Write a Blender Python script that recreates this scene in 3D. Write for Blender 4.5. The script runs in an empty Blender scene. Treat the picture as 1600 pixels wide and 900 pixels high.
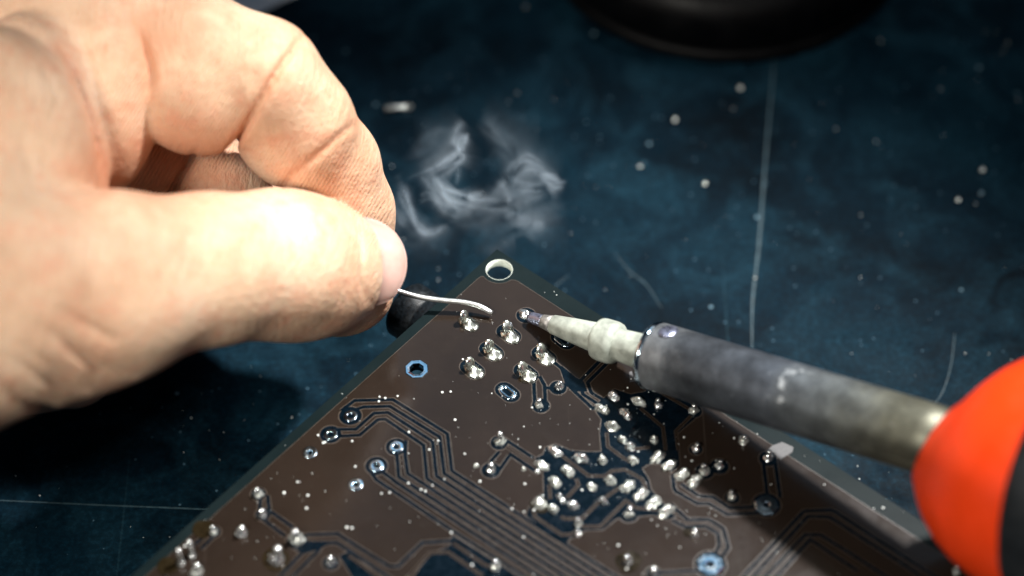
import bpy, bmesh, math, random
import numpy as np
from mathutils import Vector, Matrix, noise as mnoise

random.seed(7)
rng = np.random.default_rng(7)
SC = bpy.context.scene
COL = SC.collection
MM = 0.001

# ------------------------------------------------------------------ camera
FPX, DIST, ELEV = 4000.0, 400.0, math.radians(50.0)      # focal length in photo pixels, mm to board centre, look-down angle
HB = 24.0                                                 # board top above the table, mm
sE, cE = math.sin(ELEV), math.cos(ELEV)
CAM = np.array([0.0, -DIST * cE, DIST * sE + HB])
RGT = np.array([1.0, 0, 0]); UPV = np.array([0, sE, cE]); FWD = np.array([0, cE, -sE])

def at_depth(u, v, dd):
    """point (mm) seen at photo position u,v, dd mm beyond the board-centre distance"""
    d = DIST + dd
    return CAM + d * FWD + (u - 800) / FPX * d * RGT - (v - 450) / FPX * d * UPV

def on_plane(u, v, z):
    r = FWD + (u - 800) / FPX * RGT - (v - 450) / FPX * UPV
    return CAM + r * ((z - CAM[2]) / r[2])

def V(p): return Vector((p[0] * MM, p[1] * MM, p[2] * MM))

cam = bpy.data.cameras.new('camera')
cam.sensor_width = 36.0
cam.lens = 36.0 * FPX / 1600.0
cam.clip_start = 0.01; cam.clip_end = 50.0
cam.dof.use_dof = True
cam.dof.focus_distance = 0.394
cam.dof.aperture_fstop = 8.0
cam.dof.aperture_blades = 8
camo = bpy.data.objects.new('camera', cam); COL.objects.link(camo)
camo.location = V(CAM); camo.rotation_euler = (math.radians(90) - ELEV, 0, 0)
SC.camera = camo

# ------------------------------------------------------------------ world, lamps, exposure
w = bpy.data.worlds.new('World'); SC.world = w; w.use_nodes = True
bg = w.node_tree.nodes['Background']
bg.inputs[0].default_value = (0.35, 0.6, 1.0, 1); bg.inputs[1].default_value = 0.02

def area_lamp(name, pos, target, size, power, color, shape='DISK', size_y=None, spread=180):
    l = bpy.data.lights.new(name, 'AREA'); l.shape = shape; l.size = size
    if size_y: l.size_y = size_y
    l.energy = power; l.color = color; l.spread = math.radians(spread)
    o = bpy.data.objects.new(name, l); COL.objects.link(o)
    o.location = pos
    o.rotation_euler = (Vector(target) - Vector(pos)).to_track_quat('-Z', 'Y').to_euler()
    return o

# work lamp above, to the right and behind
aim = Vector((0.004, -0.02, 0.02))
ldir = Vector((0.47, 0.36, 1.0)).normalized()
sp = bpy.data.lights.new('work_lamp', 'SPOT'); sp.energy = 23.0; sp.color = (1.0, 0.98, 0.95)
sp.spot_size = math.radians(30); sp.spot_blend = 1.0; sp.shadow_soft_size = 0.016
spo = bpy.data.objects.new('work_lamp', sp); COL.objects.link(spo)
spo.location = aim + ldir * 0.42
spo.rotation_euler = (-ldir).to_track_quat('-Z', 'Y').to_euler()
# soft cool window light from behind, then two added fill lights on the viewer's side
area_lamp('window_light', (0.10, 1.15, 1.25), (0, 0, 0), 0.85, 1.3, (0.38, 0.70, 1.0), 'RECTANGLE', 0.6)
area_lamp('hand_fill', (-0.24, -0.40, 0.50), (-0.085, 0.0, 0.055), 0.14, 0.52, (1.0, 0.95, 0.86), spread=60)  # added fill, narrow spread, brightens the side of the hand facing the viewer
area_lamp('front_fill', (0.5, -0.9, 1.2), (0, 0, 0), 0.5, 0.6, (0.95, 0.97, 1.0))  # added weak fill from the front, lifts the shade between the fingers

SC.view_settings.view_transform = 'Standard'
SC.view_settings.look = 'None'
SC.view_settings.gamma = 1.0
SC.view_settings.exposure = 0.0
SC.view_settings.use_curve_mapping = False
SC.cycles.use_denoising = True
SC.cycles.max_bounces = 8
SC.cycles.volume_step_rate = 1.0
SC.cycles.caustics_reflective = False
SC.cycles.caustics_refractive = False

# ------------------------------------------------------------------ material helpers
class NT:
    def __init__(s, name):
        s.m = bpy.data.materials.new(name); s.m.use_nodes = True
        s.t = s.m.node_tree; s.n = s.t.nodes; s.b = s.n['Principled BSDF']; s.out = s.n['Material Output']
    def add(s, typ, **kw):
        nd = s.n.new(typ)
        for k, v in kw.items():
            if k.startswith('i_'):
                nd.inputs[int(k[2:])].default_value = v
            else: setattr(nd, k, v)
        return nd
    def link(s, a, b): s.t.links.new(a, b)
    def set(s, **kw):
        names = dict(color='Base Color', rough='Roughness', metal='Metallic', spec='Specular IOR Level', coat='Coat Weight', coatr='Coat Roughness',
                     sss='Subsurface Weight', sssr='Subsurface Radius', ssss='Subsurface Scale', alpha='Alpha', trans='Transmission Weight', ior='IOR')
        for k, v in kw.items():
            s.b.inputs[names[k]].default_value = (*v, 1) if k == 'color' else v
        return s
    def coords(s): return s.add('ShaderNodeTexCoord').outputs['Object']
    def noise(s, scale, detail=4, rough=.55, vec=None, dist=0):
        nd = s.add('ShaderNodeTexNoise'); nd.inputs['Scale'].default_value = scale; nd.inputs['Detail'].default_value = detail
        nd.inputs['Roughness'].default_value = rough; nd.inputs['Distortion'].default_value = dist
        s.link(vec or s.coords(), nd.inputs['Vector']); return nd
    def ramp(s, fac, stops, interp='LINEAR'):
        r = s.add('ShaderNodeValToRGB'); cr = r.color_ramp; cr.interpolation = interp
        while len(cr.elements) < len(stops): cr.elements.new(.5)
        for e, (p, c) in zip(cr.elements, stops):
            e.position = p; e.color = (*c, 1) if len(c) == 3 else c
        s.link(fac, r.inputs[0]); return r
    def mix(s, fac, a, b, mode='MIX'):
        m = s.add('ShaderNodeMix', data_type='RGBA', blend_type=mode)
        for sock, val in ((m.inputs[0], fac), (m.inputs[6], a), (m.inputs[7], b)):
            if hasattr(val, 'links') or hasattr(val, 'is_linked'): s.link(val, sock)
            elif isinstance(val, (int, float)): sock.default_value = val
            else: sock.default_value = (*val, 1)
        return m.outputs[2]
    def math(s, op, a, b=0.0, c=None, clamp=False):
        m = s.add('ShaderNodeMath', operation=op, use_clamp=clamp)
        for sock, val in zip(m.inputs, (a, b, c)):
            if val is None: continue
            if hasattr(val, 'is_linked'): s.link(val, sock)
            else: sock.default_value = val
        return m.outputs[0]
    def bump(s, height, strength, dist=0.0003, normal=None):
        b = s.add('ShaderNodeBump'); b.inputs['Strength'].default_value = strength; b.inputs['Distance'].default_value = dist
        s.link(height, b.inputs['Height'])
        if normal: s.link(normal, b.inputs['Normal'])
        return b.outputs[0]
    def scaled(s, sx, sy, sz, rz=0):
        mp = s.add('ShaderNodeMapping'); mp.inputs['Scale'].default_value = (sx, sy, sz); mp.inputs['Rotation'].default_value = (0, 0, rz)
        s.link(s.coords(), mp.inputs[0]); return mp.outputs[0]

def m_table():
    t = NT('scuffed_blue_black_mat'); t.set(rough=.5, spec=.05)
    n1 = t.noise(28, 6, .6); n2 = t.noise(160, 5, .65); n3 = t.noise(70, 6, .62, dist=1.2)
    base = t.ramp(n1.outputs[0], [(.32, (.0003, .0018, .0034)), (.5, (.0012, .0074, .0136)), (.72, (.0034, .0168, .0275))])
    c = t.mix(t.ramp(n3.outputs[0], [(.46, (0, 0, 0)), (.72, (.75, .75, .75))]).outputs[0], base.outputs[0], (.0060, .0245, .039))
    # hairline scratches at three angles
    for rz, sc, thr, amt in ((.3, 1, .735, .5), (1.15, 1.3, .73, .4), (2.4, .8, .735, .45)):
        v = t.scaled(420 * sc, 7 * sc, 50, rz)
        sn = t.noise(1.0, 2, .5, vec=v, dist=.25)
        c = t.mix(t.ramp(sn.outputs[0], [(thr, (0, 0, 0)), (thr + .05, (amt, amt, amt))]).outputs[0], c, (.016, .045, .062))
    gr = t.noise(1100, 4, .7)
    c = t.mix(1.0, c, t.ramp(gr.outputs[0], [(.32, (.7,) * 3), (.5, (1.0,) * 3), (.7, (1.75,) * 3)]).outputs[0], 'MULTIPLY')
    # clinging dust
    for sc, thr, colr in ((330, .06, (.12, .20, .25)), (900, .12, (.05, .10, .14))):
        vo = t.add('ShaderNodeTexVoronoi'); vo.inputs['Scale'].default_value = sc; t.link(t.coords(), vo.inputs['Vector'])
        sep = t.add('ShaderNodeSeparateColor'); t.link(vo.outputs['Color'], sep.inputs[0])
        keep = t.math('GREATER_THAN', sep.outputs[0], .94)
        d = t.ramp(vo.outputs['Distance'], [(thr, (1, 1, 1)), (thr + .09, (0, 0, 0))])
        c = t.mix(t.math('MULTIPLY', keep, d.outputs[0]), c, colr)
    t.link(c, t.b.inputs['Base Color'])
    t.link(t.ramp(n2.outputs[0], [(.3, (.42,) * 3), (.7, (.68,) * 3)]).outputs[0], t.b.inputs['Roughness'])
    t.link(t.bump(n2.outputs[0], .25, .0004), t.b.inputs['Normal'])
    return t.m

def m_copper():
    t = NT('brown_solder_mask_over_copper'); t.set(rough=.16, spec=.26)
    n1 = t.noise(45, 5, .6); n2 = t.noise(900, 4, .6); n3 = t.noise(140, 5, .7, dist=.6)
    c = t.ramp(n1.outputs[0], [(.3, (.0118, .0080, .0060)), (.7, (.0182, .0126, .0095))]).outputs[0]
    c = t.mix(t.ramp(n2.outputs[0], [(.62, (0, 0, 0)), (.8, (.35,) * 3)]).outputs[0], c, (.036, .028, .023))
    for rz, sc in ((.8, 1), (2.2, 1.2)):
        sn = t.noise(1.0, 2, .5, vec=t.scaled(700 * sc, 14 * sc, 50, rz))
        c = t.mix(t.ramp(sn.outputs[0], [(.72, (0, 0, 0)), (.77, (.4,) * 3)]).outputs[0], c, (.06, .048, .04))
    t.link(c, t.b.inputs['Base Color'])
    t.link(t.ramp(n3.outputs[0], [(.3, (.12,) * 3), (.7, (.24,) * 3)]).outputs[0], t.b.inputs['Roughness'])
    t.link(t.bump(n3.outputs[0], .10, .0003, t.bump(n2.outputs[0], .08, .0001)), t.b.inputs['Normal'])
    return t.m

def m_plain(name, color, rough=.5, metal=0, spec=.5, var=.25, nscale=300, bump=.15, bdist=.0002, **kw):
    t = NT(name); t.set(rough=rough, metal=metal, spec=spec, **kw)
    n = t.noise(nscale, 5, .6)
    lo = tuple(x * (1 - var) for x in color); hi = tuple(min(1, x * (1 + var)) for x in color)
    t.link(t.ramp(n.outputs[0], [(.3, lo), (.7, hi)]).outputs[0], t.b.inputs['Base Color'])
    t.link(t.ramp(n.outputs[0], [(.3, (max(.02, rough - .1),) * 3), (.7, (min(1, rough + .12),) * 3)]).outputs[0], t.b.inputs['Roughness'])
    if bump: t.link(t.bump(n.outputs[0], bump, bdist), t.b.inputs['Normal'])
    return t.m

def m_tube():
    t = NT('heat_stained_steel'); t.set(rough=.38, metal=.75)
    tc = t.add('ShaderNodeTexCoord'); sep = t.add('ShaderNodeSeparateXYZ'); t.link(tc.outputs['Object'], sep.inputs[0])
    n = t.noise(120, 6, .65, dist=.5); n2 = t.noise(600, 4, .6)
    zz = t.math('ADD', t.math('MULTIPLY', t.math('SUBTRACT', sep.outputs[2], .020), 1 / .047), t.math('MULTIPLY', t.math('SUBTRACT', n.outputs[0], .5), .35))
    c = t.ramp(zz, [(.0, (.26, .28, .30)), (.10, (.20, .215, .23)), (.20, (.055, .062, .072)), (.5, (.085, .098, .118)), (.72, (.115, .128, .132)), (.95, (.125, .125, .095))]).outputs[0]
    mo = t.noise(260, 5, .7)
    c = t.mix(1.0, c, t.ramp(mo.outputs[0], [(.35, (.6,) * 3), (.65, (1.25,) * 3)]).outputs[0], 'MULTIPLY')
    c = t.mix(t.ramp(n.outputs[0], [(.60, (0,) * 3), (.66, (.8,) * 3)]).outputs[0], c, (.45, .48, .50))
    c = t.mix(t.ramp(mo.outputs[0], [(.66, (0,) * 3), (.72, (.7,) * 3)]).outputs[0], c, (.42, .44, .46))
    t.link(c, t.b.inputs['Base Color'])
    t.link(t.ramp(n.outputs[0], [(.3, (.40,) * 3), (.7, (.62,) * 3)]).outputs[0], t.b.inputs['Roughness'])
    t.link(t.bump(n2.outputs[0], .12, .0002), t.b.inputs['Normal'])
    return t.m

def m_skin():
    t = NT('skin'); t.set(rough=.52, spec=.22, sss=.3, sssr=(1.0, .4, .22), ssss=.0014)
    t.b.subsurface_method = 'RANDOM_WALK'
    red = t.add('ShaderNodeAttribute', attribute_name='red')
    n1 = t.noise(55, 5, .6); n2 = t.noise(230, 5, .65); n3 = t.noise(900, 3, .6)
    c = t.ramp(n1.outputs[0], [(.32, (.48, .295, .19)), (.5, (.60, .41, .28)), (.68, (.67, .50, .36))]).outputs[0]
    c = t.mix(t.ramp(n2.outputs[0], [(.48, (0,) * 3), (.68, (.6,) * 3)]).outputs[0], c, (.57, .25, .155))
    c = t.mix(t.math('MULTIPLY', red.outputs['Fac'], .7), c, (.57, .225, .12))
    t.link(c, t.b.inputs['Base Color'])
    # papillary ridges and fine creases
    rid = t.add('ShaderNodeAttribute', attribute_name='ridge')
    wv = t.add('ShaderNodeTexWave', wave_type='BANDS', bands_direction='X', wave_profile='SIN')
    rv = t.add('ShaderNodeAttribute', attribute_name='ridge_co')
    wv.inputs['Scale'].default_value = 1.0; wv.inputs['Distortion'].default_value = 2.6; wv.inputs['Detail'].default_value = 2; wv.inputs['Detail Scale'].default_value = .25
    t.link(rv.outputs['Vector'], wv.inputs['Vector'])
    vo = t.add('ShaderNodeTexVoronoi', feature='DISTANCE_TO_EDGE'); vo.inputs['Scale'].default_value = 900
    nd_ = t.noise(420, 2, .5); va = t.add('ShaderNodeVectorMath', operation='SCALE'); t.link(nd_.outputs['Color'], va.inputs[0]); va.inputs['Scale'].default_value = .0022
    vb = t.add('ShaderNodeVectorMath', operation='ADD'); t.link(va.outputs[0], vb.inputs[0]); t.link(t.scaled(1, .55, 1, .5), vb.inputs[1]); t.link(vb.outputs[0], vo.inputs['Vector'])
    cell = t.ramp(vo.outputs[0], [(0, (0,) * 3), (.16, (1,) * 3)])
    b1 = t.bump(n3.outputs[0], .3, .0003)
    b2 = t.bump(cell.outputs[0], .22, .00014, b1)
    for rz_ in (.6, 2.1):
        ln = t.noise(1.0, 3, .6, vec=t.scaled(1500, 260, 900, rz_), dist=.4)
        b2 = t.bump(ln.outputs[0], .55, .0004, b2)
    b3 = t.add('ShaderNodeBump'); b3.inputs['Distance'].default_value = .00022
    t.link(wv.outputs['Fac'], b3.inputs['Height']); t.link(t.math('MULTIPLY', rid.outputs['Fac'], .75), b3.inputs['Strength']); t.link(b2, b3.inputs['Normal'])
    t.link(b3.outputs[0], t.b.inputs['Normal'])
    t.link(t.ramp(n2.outputs[0], [(.3, (.44,) * 3), (.7, (.60,) * 3)]).outputs[0], t.b.inputs['Roughness'])
    return t.m

M = {}
M['table'] = m_table()
M['copper'] = m_copper()
M['skin'] = m_skin()
M['tube'] = m_tube()
M['fr4'] = m_plain('dark_fibreglass', (.0045, .0088, .0098), .34, spec=.06, nscale=60, bump=0, var=.15)
M['fr4_edge'] = m_plain('pale_cut_fibreglass', (.55, .60, .54), .6, nscale=800)
M['channel'] = m_plain('dark_blue_board_core', (.0013, .0040, .0072), .16, spec=.14, nscale=700, var=.35, bump=.05)
M['rim'] = m_plain('thin_mask_edge', (.038, .027, .019), .35, nscale=900)
M['solder'] = m_plain('bright_solder', (.88, .90, .90), .22, metal=.95, nscale=900, var=.08, bump=.35, bdist=.0004)
M['solder_dull'] = m_plain('frosty_solder', (.68, .71, .67), .28, metal=.8, nscale=900, var=.35, bump=.4, bdist=.0003)
M['tinned'] = m_plain('tinned_pad', (.62, .76, .86), .13, metal=1, nscale=700, var=.1, bump=.12)
M['wire'] = m_plain('solder_wire', (.74, .75, .74), .30, metal=.9, nscale=200, var=.06, bump=0)
M['flux'] = m_plain('white_flux_residue', (.035, .034, .036), .5, nscale=900, var=.5)
M['flux_brown'] = m_plain('amber_flux', (.012, .0085, .004), .15, nscale=500, var=.4, spec=.3)
M['dust'] = m_plain('dust', (.75, .78, .76), .6, nscale=900, bump=0)
M['tip_white'] = m_plain('oxidised_pale_tip', (.29, .315, .275), .55, nscale=420, var=.4, bump=.35)
M['tip_grey'] = m_plain('worn_grey_tip', (.20, .19, .18), .45, metal=.5, nscale=900, var=.4, bump=.4)
M['tip_blue'] = m_plain('tinned_blue_tip', (.32, .34, .46), .3, metal=.9, nscale=1500, var=.4, bump=.5)
M['orange'] = m_plain('orange_plastic', (.90, .055, .006), .36, nscale=250, var=.06, bump=.08)
M['grip'] = m_plain('black_rubber', (.006, .009, .012), .5, nscale=300, var=.3)
M['black'] = m_plain('black_gloss', (.0007, .0008, .0011), .5, spec=.1, nscale=200, var=.3, bump=.03)
M['can'] = m_plain('dusty_black_plastic', (.0035, .0055, .0075), .45, spec=.25, nscale=1600, var=.9, bump=.3)
M['paper'] = m_plain('white_paper', (.90, .93, .95), .75, nscale=300, var=.04)
M['nail'] = None
M['scuff'] = m_plain('pale_scuff', (.022, .05, .064), .6, nscale=900, var=.5)

# ------------------------------------------------------------------ object helpers
def mesh_obj(name, verts, faces, mat, parent=None, smooth=True, origin=None):
    """verts in mm, world space; the object's origin is put at origin (mm)"""
    if origin is None: origin = np.zeros(3)
    me = bpy.data.meshes.new(name)
    vv = (np.asarray(verts, dtype=float) - origin) * MM
    me.from_pydata([tuple(v) for v in vv], [], [tuple(f) for f in faces])
    me.update()
    if mat: me.materials.append(mat)
    if smooth: me.polygons.foreach_set('use_smooth', [True] * len(me.polygons))
    o = bpy.data.objects.new(name, me); COL.objects.link(o)
    o.location = V(origin)
    if parent:
        o.parent = parent; o.location = V(origin) - parent.location
    return o

def tag(o, label=None, cat=None, group=None, kind=None):
    if label: o['label'] = label
    if cat: o['category'] = cat
    if group: o['group'] = group
    if kind: o['kind'] = kind
    return o

def empty(name, loc):
    o = bpy.data.objects.new(name, None); COL.objects.link(o); o.location = V(loc); o.empty_display_size = .005
    return o

def lathe(profile, seg=64):
    """profile: list of (r, z); returns verts, faces about +z"""
    v, f = [], []
    for r, z in profile:
        for k in range(seg):
            a = 2 * math.pi * k / seg
            v.append((r * math.cos(a), r * math.sin(a), z))
    for i in range(len(profile) - 1):
        for k in range(seg):
            k2 = (k + 1) % seg
            f.append((i * seg + k, i * seg + k2, (i + 1) * seg + k2, (i + 1) * seg + k))
    n = len(profile)
    f.append(tuple(range(seg - 1, -1, -1))); f.append(tuple((n - 1) * seg + k for k in range(seg)))
    return np.array(v), f

def frame_z(axis, hint=(0, 0, 1)):
    z = np.array(axis, float); z /= np.linalg.norm(z)
    x = np.cross(np.array(hint, float), z); x /= np.linalg.norm(x)
    return np.stack([x, np.cross(z, x), z], 1)

def ico(sub=2):
    bm = bmesh.new(); bmesh.ops.create_icosphere(bm, subdivisions=sub, radius=1)
    v = np.array([x.co[:] for x in bm.verts]); f = [tuple(q.index for q in x.verts) for x in bm.faces]
    bm.free(); return v, f
ICO1, ICO2, ICO3 = ico(1), ico(2), ico(3)

def tube(points, radii, seg=12, cap=True):
    P = [np.array(p, float) for p in points]; n = len(P)
    v, f = [], []
    t0 = P[1] - P[0]; x = np.cross(t0, (0.3, .2, 1)); x /= np.linalg.norm(x)
    for i in range(n):
        t = P[min(i + 1, n - 1)] - P[max(i - 1, 0)]; t /= np.linalg.norm(t)
        x = x - t * (x @ t); x /= np.linalg.norm(x); y = np.cross(t, x)
        for k in range(seg):
            a = 2 * math.pi * k / seg
            v.append(P[i] + radii[i] * (math.cos(a) * x + math.sin(a) * y))
    for i in range(n - 1):
        for k in range(seg):
            k2 = (k + 1) % seg
            f.append((i * seg + k, i * seg + k2, (i + 1) * seg + k2, (i + 1) * seg + k))
    if cap:
        f.append(tuple(range(seg - 1, -1, -1))); f.append(tuple((n - 1) * seg + k for k in range(seg)))
    return v, f

def spline(pts, n):
    """Catmull-Rom through pts"""
    p = np.array(pts, float); p = np.vstack([2 * p[0] - p[1], p, 2 * p[-1] - p[-2]])
    out = []
    m = len(p) - 3
    for i in range(m):
        for t in np.linspace(0, 1, n, endpoint=(i == m - 1)):
            a, b, c, d = p[i:i + 4]
            out.append(.5 * (2 * b + (c - a) * t + (2 * a - 5 * b + 4 * c - d) * t * t + (3 * b - a - 3 * c + d) * t ** 3))
    return np.array(out)

# ------------------------------------------------------------------ table
S = 900.0
tb = mesh_obj('table', [(-S, -S, 0), (S, -S, 0), (S, S, 0), (-S, S, 0), (-S, -S, -20), (S, -S, -20), (S, S, -20), (-S, S, -20)],
              [(0, 1, 2, 3), (7, 6, 5, 4), (0, 4, 5, 1), (1, 5, 6, 2), (2, 6, 7, 3), (3, 7, 4, 0)], M['table'], smooth=False)
tag(tb, kind='structure')

def ribbon(pts, width, z):
    """flat strip along a 2-D polyline with mitred corners"""
    p = np.array(pts, float)[:, :2]; n = len(p); v = []
    for i in range(n):
        d1 = p[i] - p[i - 1] if i else p[1] - p[0]
        d2 = p[i + 1] - p[i] if i < n - 1 else p[-1] - p[-2]
        d1 = d1 / np.linalg.norm(d1); d2 = d2 / np.linalg.norm(d2)
        n1 = np.array([-d1[1], d1[0]]); n2 = np.array([-d2[1], d2[0]])
        m = n1 + n2; m /= np.linalg.norm(m); s = min(1 / max(m @ n1, .4), 2.0)
        wd = width[i] if hasattr(width, '__len__') else width
        a = p[i] + m * wd / 2 * s; b = p[i] - m * wd / 2 * s
        v += [(a[0], a[1], z), (b[0], b[1], z)]
    return v, [(2 * i, 2 * i + 1, 2 * i + 3, 2 * i + 2) for i in range(n - 1)]

scr = [([(1210, 90), (1196, 250), (1186, 380), (1176, 470), (1175, 545)], .45), ([(-40, 780), (150, 789), (300, 795), (415, 801)], .3),
       ([(1492, 520), (1486, 570), (1474, 610), (1460, 632)], .2), ([(960, 395), (985, 425), (1010, 445), (1034, 482)], .16), ([(890, 430), (868, 447), (850, 470)], .15)]
for pts, wd in scr:
    q = spline([on_plane(u, v, 0) for u, v in pts], 10)
    n = len(q); ws = [wd * (.25 + .75 * math.sin(math.pi * (i + .4) / n) ** .5) * random.uniform(.7, 1.15) for i in range(n)]
    v, f = ribbon(q, ws, .03)
    mesh_obj('scratch', v, f, M['scuff'], tb, smooth=False)

# ------------------------------------------------------------------ circuit board
def bp(u, v): return on_plane(u, v, HB)[:2]
corner = bp(776.5, 389)
dR = bp(1459, 824) - bp(818, 414); dR /= np.linalg.norm(dR)
dL = np.array([dR[1], -dR[0]])
if dL @ (bp(209, 889) - bp(758, 399)) < 0: dL = -dL
LR, LL = 150.0, 120.0
brd = empty('circuit_board', (*corner, HB))
tag(brd, 'brown circuit board lying solder side up with its corner towards the back', 'circuit board')

def curve_solid(name, outlines, z0, z1, mat, parent, edge_mat=None, bevel=0):
    """solid from 2-D outlines (first outer, the rest holes), mm"""
    cu = bpy.data.curves.new(name, 'CURVE'); cu.dimensions = '2D'; cu.fill_mode = 'BOTH'
    cu.extrude = (z1 - z0) / 2 * MM
    ox, oy = corner
    for ol in outlines:
        s = cu.splines.new('POLY'); s.points.add(len(ol) - 1); s.use_cyclic_u = True
        for pt, (x, y) in zip(s.points, ol): pt.co = ((x - ox) * MM, (y - oy) * MM, 0, 1)
    tmp = bpy.data.objects.new(name, cu); COL.objects.link(tmp)
    dg = bpy.context.evaluated_depsgraph_get(); dg.update()
    me = bpy.data.meshes.new_from_object(tmp.evaluated_get(dg))
    bpy.data.objects.remove(tmp); bpy.data.curves.remove(cu)
    me.name = name; me.materials.clear(); me.materials.append(mat)
    if edge_mat:
        me.materials.append(edge_mat)
        for p in me.polygons:
            if abs(p.normal.z) < .5: p.material_index = 1
    o = bpy.data.objects.new(name, me); COL.objects.link(o); o.parent = parent
    o.location = (0, 0, ((z0 + z1) / 2 - HB) * MM)
    return o

def circle(c, r, n=48, ry=None, ang=0):
    ca, sa = math.cos(ang), math.sin(ang); ry = ry or r
    return [(c[0] + r * math.cos(t) * ca - ry * math.sin(t) * sa, c[1] + r * math.cos(t) * sa + ry * math.sin(t) * ca)
            for t in [2 * math.pi * k / n for k in range(n)]]

def stadium(c, hl, r, ang, n=12):
    """oval: half length hl between end-arc centres"""
    out = []
    for s, a0 in ((1, -math.pi / 2), (-1, math.pi / 2)):
        for k in range(n + 1):
            a = a0 + math.pi * k / n
            x, y = s * hl + r * math.cos(a), r * math.sin(a)
            out.append((c[0] + x * math.cos(ang) - y * math.sin(ang), c[1] + x * math.sin(ang) + y * math.cos(ang)))
    return out

PX = 1 / 10.0                                             # mm per photo pixel near the centre
hole_c = bp(780, 421); hole_r = 2.1
angR = math.atan2(dR[1], dR[0])
def BX(a, b): return corner + dR * a + dL * b
holes = [(bp(651, 577), 1.15), (bp(547.6, 650), .5), (bp(516.6, 679), .5), (bp(484, 707), .5), (bp(619, 698.5), .5),
         (bp(588, 728), .5), (bp(555.5, 757), .45), (bp(1197.5, 789), .55), (bp(1110, 882), .6)]
ovals = [bp(793, 613), bp(880, 531)]
oval_ang = math.atan2(*(bp(803, 621) - bp(783, 605))[::-1])
outer = [BX(0, 0), BX(LR, 0), BX(LR, LL), BX(0, LL)]
hol = [circle(c, r, 24) for c, r in holes]
ohol = [stadium(c, .55, .38, oval_ang) for c in ovals]
core = curve_solid('board_core', [outer, circle(hole_c, hole_r)] + hol + ohol, HB - 1.6, HB - .06, M['fr4'], brd)
# paler cut wall of the mounting hole
v, f = lathe([(hole_r + .02, HB - 1.6), (hole_r + .02, HB - .055), (hole_r - .04, HB - .055), (hole_r - .04, HB - 1.6)], 48)
f = f[:-2]; v[:, :2] += hole_c
mesh_obj('mounting_hole_wall', v, f, M['fr4_edge'], brd, origin=np.array([*hole_c, HB]))

# copper pour: inset from the edges, scooped round the mounting hole
mR, mL = 3.0, 1.7
po = []
def arc(c, r, a0, a1, n=10): return [(c[0] + r * math.cos(a0 + (a1 - a0) * k / n), c[1] + r * math.sin(a0 + (a1 - a0) * k / n)) for k in range(n + 1)]
hc = hole_c - corner; ha, hb = hc @ dR, hc @ dL
clr = hole_r + .75
# in board axes (a along right edge, b along left edge)
pa = []
a_int = ha + math.sqrt(max(clr ** 2 - (mR - hb) ** 2, .01)); b_int = hb + math.sqrt(max(clr ** 2 - (mL - ha) ** 2, .01))
t0 = math.atan2(mR - hb, a_int - ha); t1 = math.atan2(b_int - hb, mL - ha)
for k in range(15):
    t = t0 + (t1 - t0) * k / 14
    pa.append((ha + clr * math.cos(t), hb + clr * math.sin(t)))
pa[0] = (pa[0][0] + .25, pa[0][1] + .02); pa[-1] = (pa[-1][0] + .02, pa[-1][1] + .25)
pour_ab = [(a_int + .9, mR)] + [(a_int + .45, mR + .12)] + pa[1:-1] + [(mL + .1, b_int + .4), (mL, b_int + .9), (mL, LL - mL), (LR - mL, LL - mL), (LR - mL, mR)]
pour = curve_solid('copper_pour', [[BX(a, b) for a, b in pour_ab]] + hol + ohol, HB - .059, HB, M['copper'], brd, edge_mat=M['rim'])
q = [(*BX(a, b), 0) for a, b in pour_ab]
v, f = ribbon(q + [q[0]], .09, HB + .004)
mesh_obj('pour_edge', v, f, M['rim'], brd, smooth=False, origin=np.array([*corner, HB]))

ORG = np.array([*corner, HB])
zc = [0]
def lay(z):
    zc[0] += 1
    return HB + z + zc[0] * .00012
def strip(name, pts, wpx, z, mat, k=None):
    v, f = ribbon([bp(*p) for p in pts], wpx * PX, lay(z)); return mesh_obj(name, v, f, mat, brd, smooth=False, origin=ORG)
def patch(name, outline, z, mat):
    zz = lay(z); return mesh_obj(name, [(x, y, zz) for x, y in outline], [tuple(range(len(outline)))], mat, brd, smooth=False, origin=ORG)
def ccw(ol):
    a = sum(x1 * y2 - x2 * y1 for (x1, y1), (x2, y2) in zip(ol, ol[1:] + ol[:1])); return ol if a > 0 else ol[::-1]
def fillpoly(name, px, z, mat):
    ol = ccw([tuple(bp(*p)) for p in px]); zz = lay(z)
    bm = bmesh.new(); vs = [bm.verts.new(((x - ORG[0]) * MM, (y - ORG[1]) * MM, (zz - ORG[2]) * MM)) for x, y in ol]
    fc = bm.faces.new(vs); fc.normal_update(); bmesh.ops.triangulate(bm, faces=[fc]); me = bpy.data.meshes.new(name); bm.to_mesh(me); bm.free()
    me.materials.append(mat); o = bpy.data.objects.new(name, me); COL.objects.link(o); o.parent = brd; return o

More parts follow.
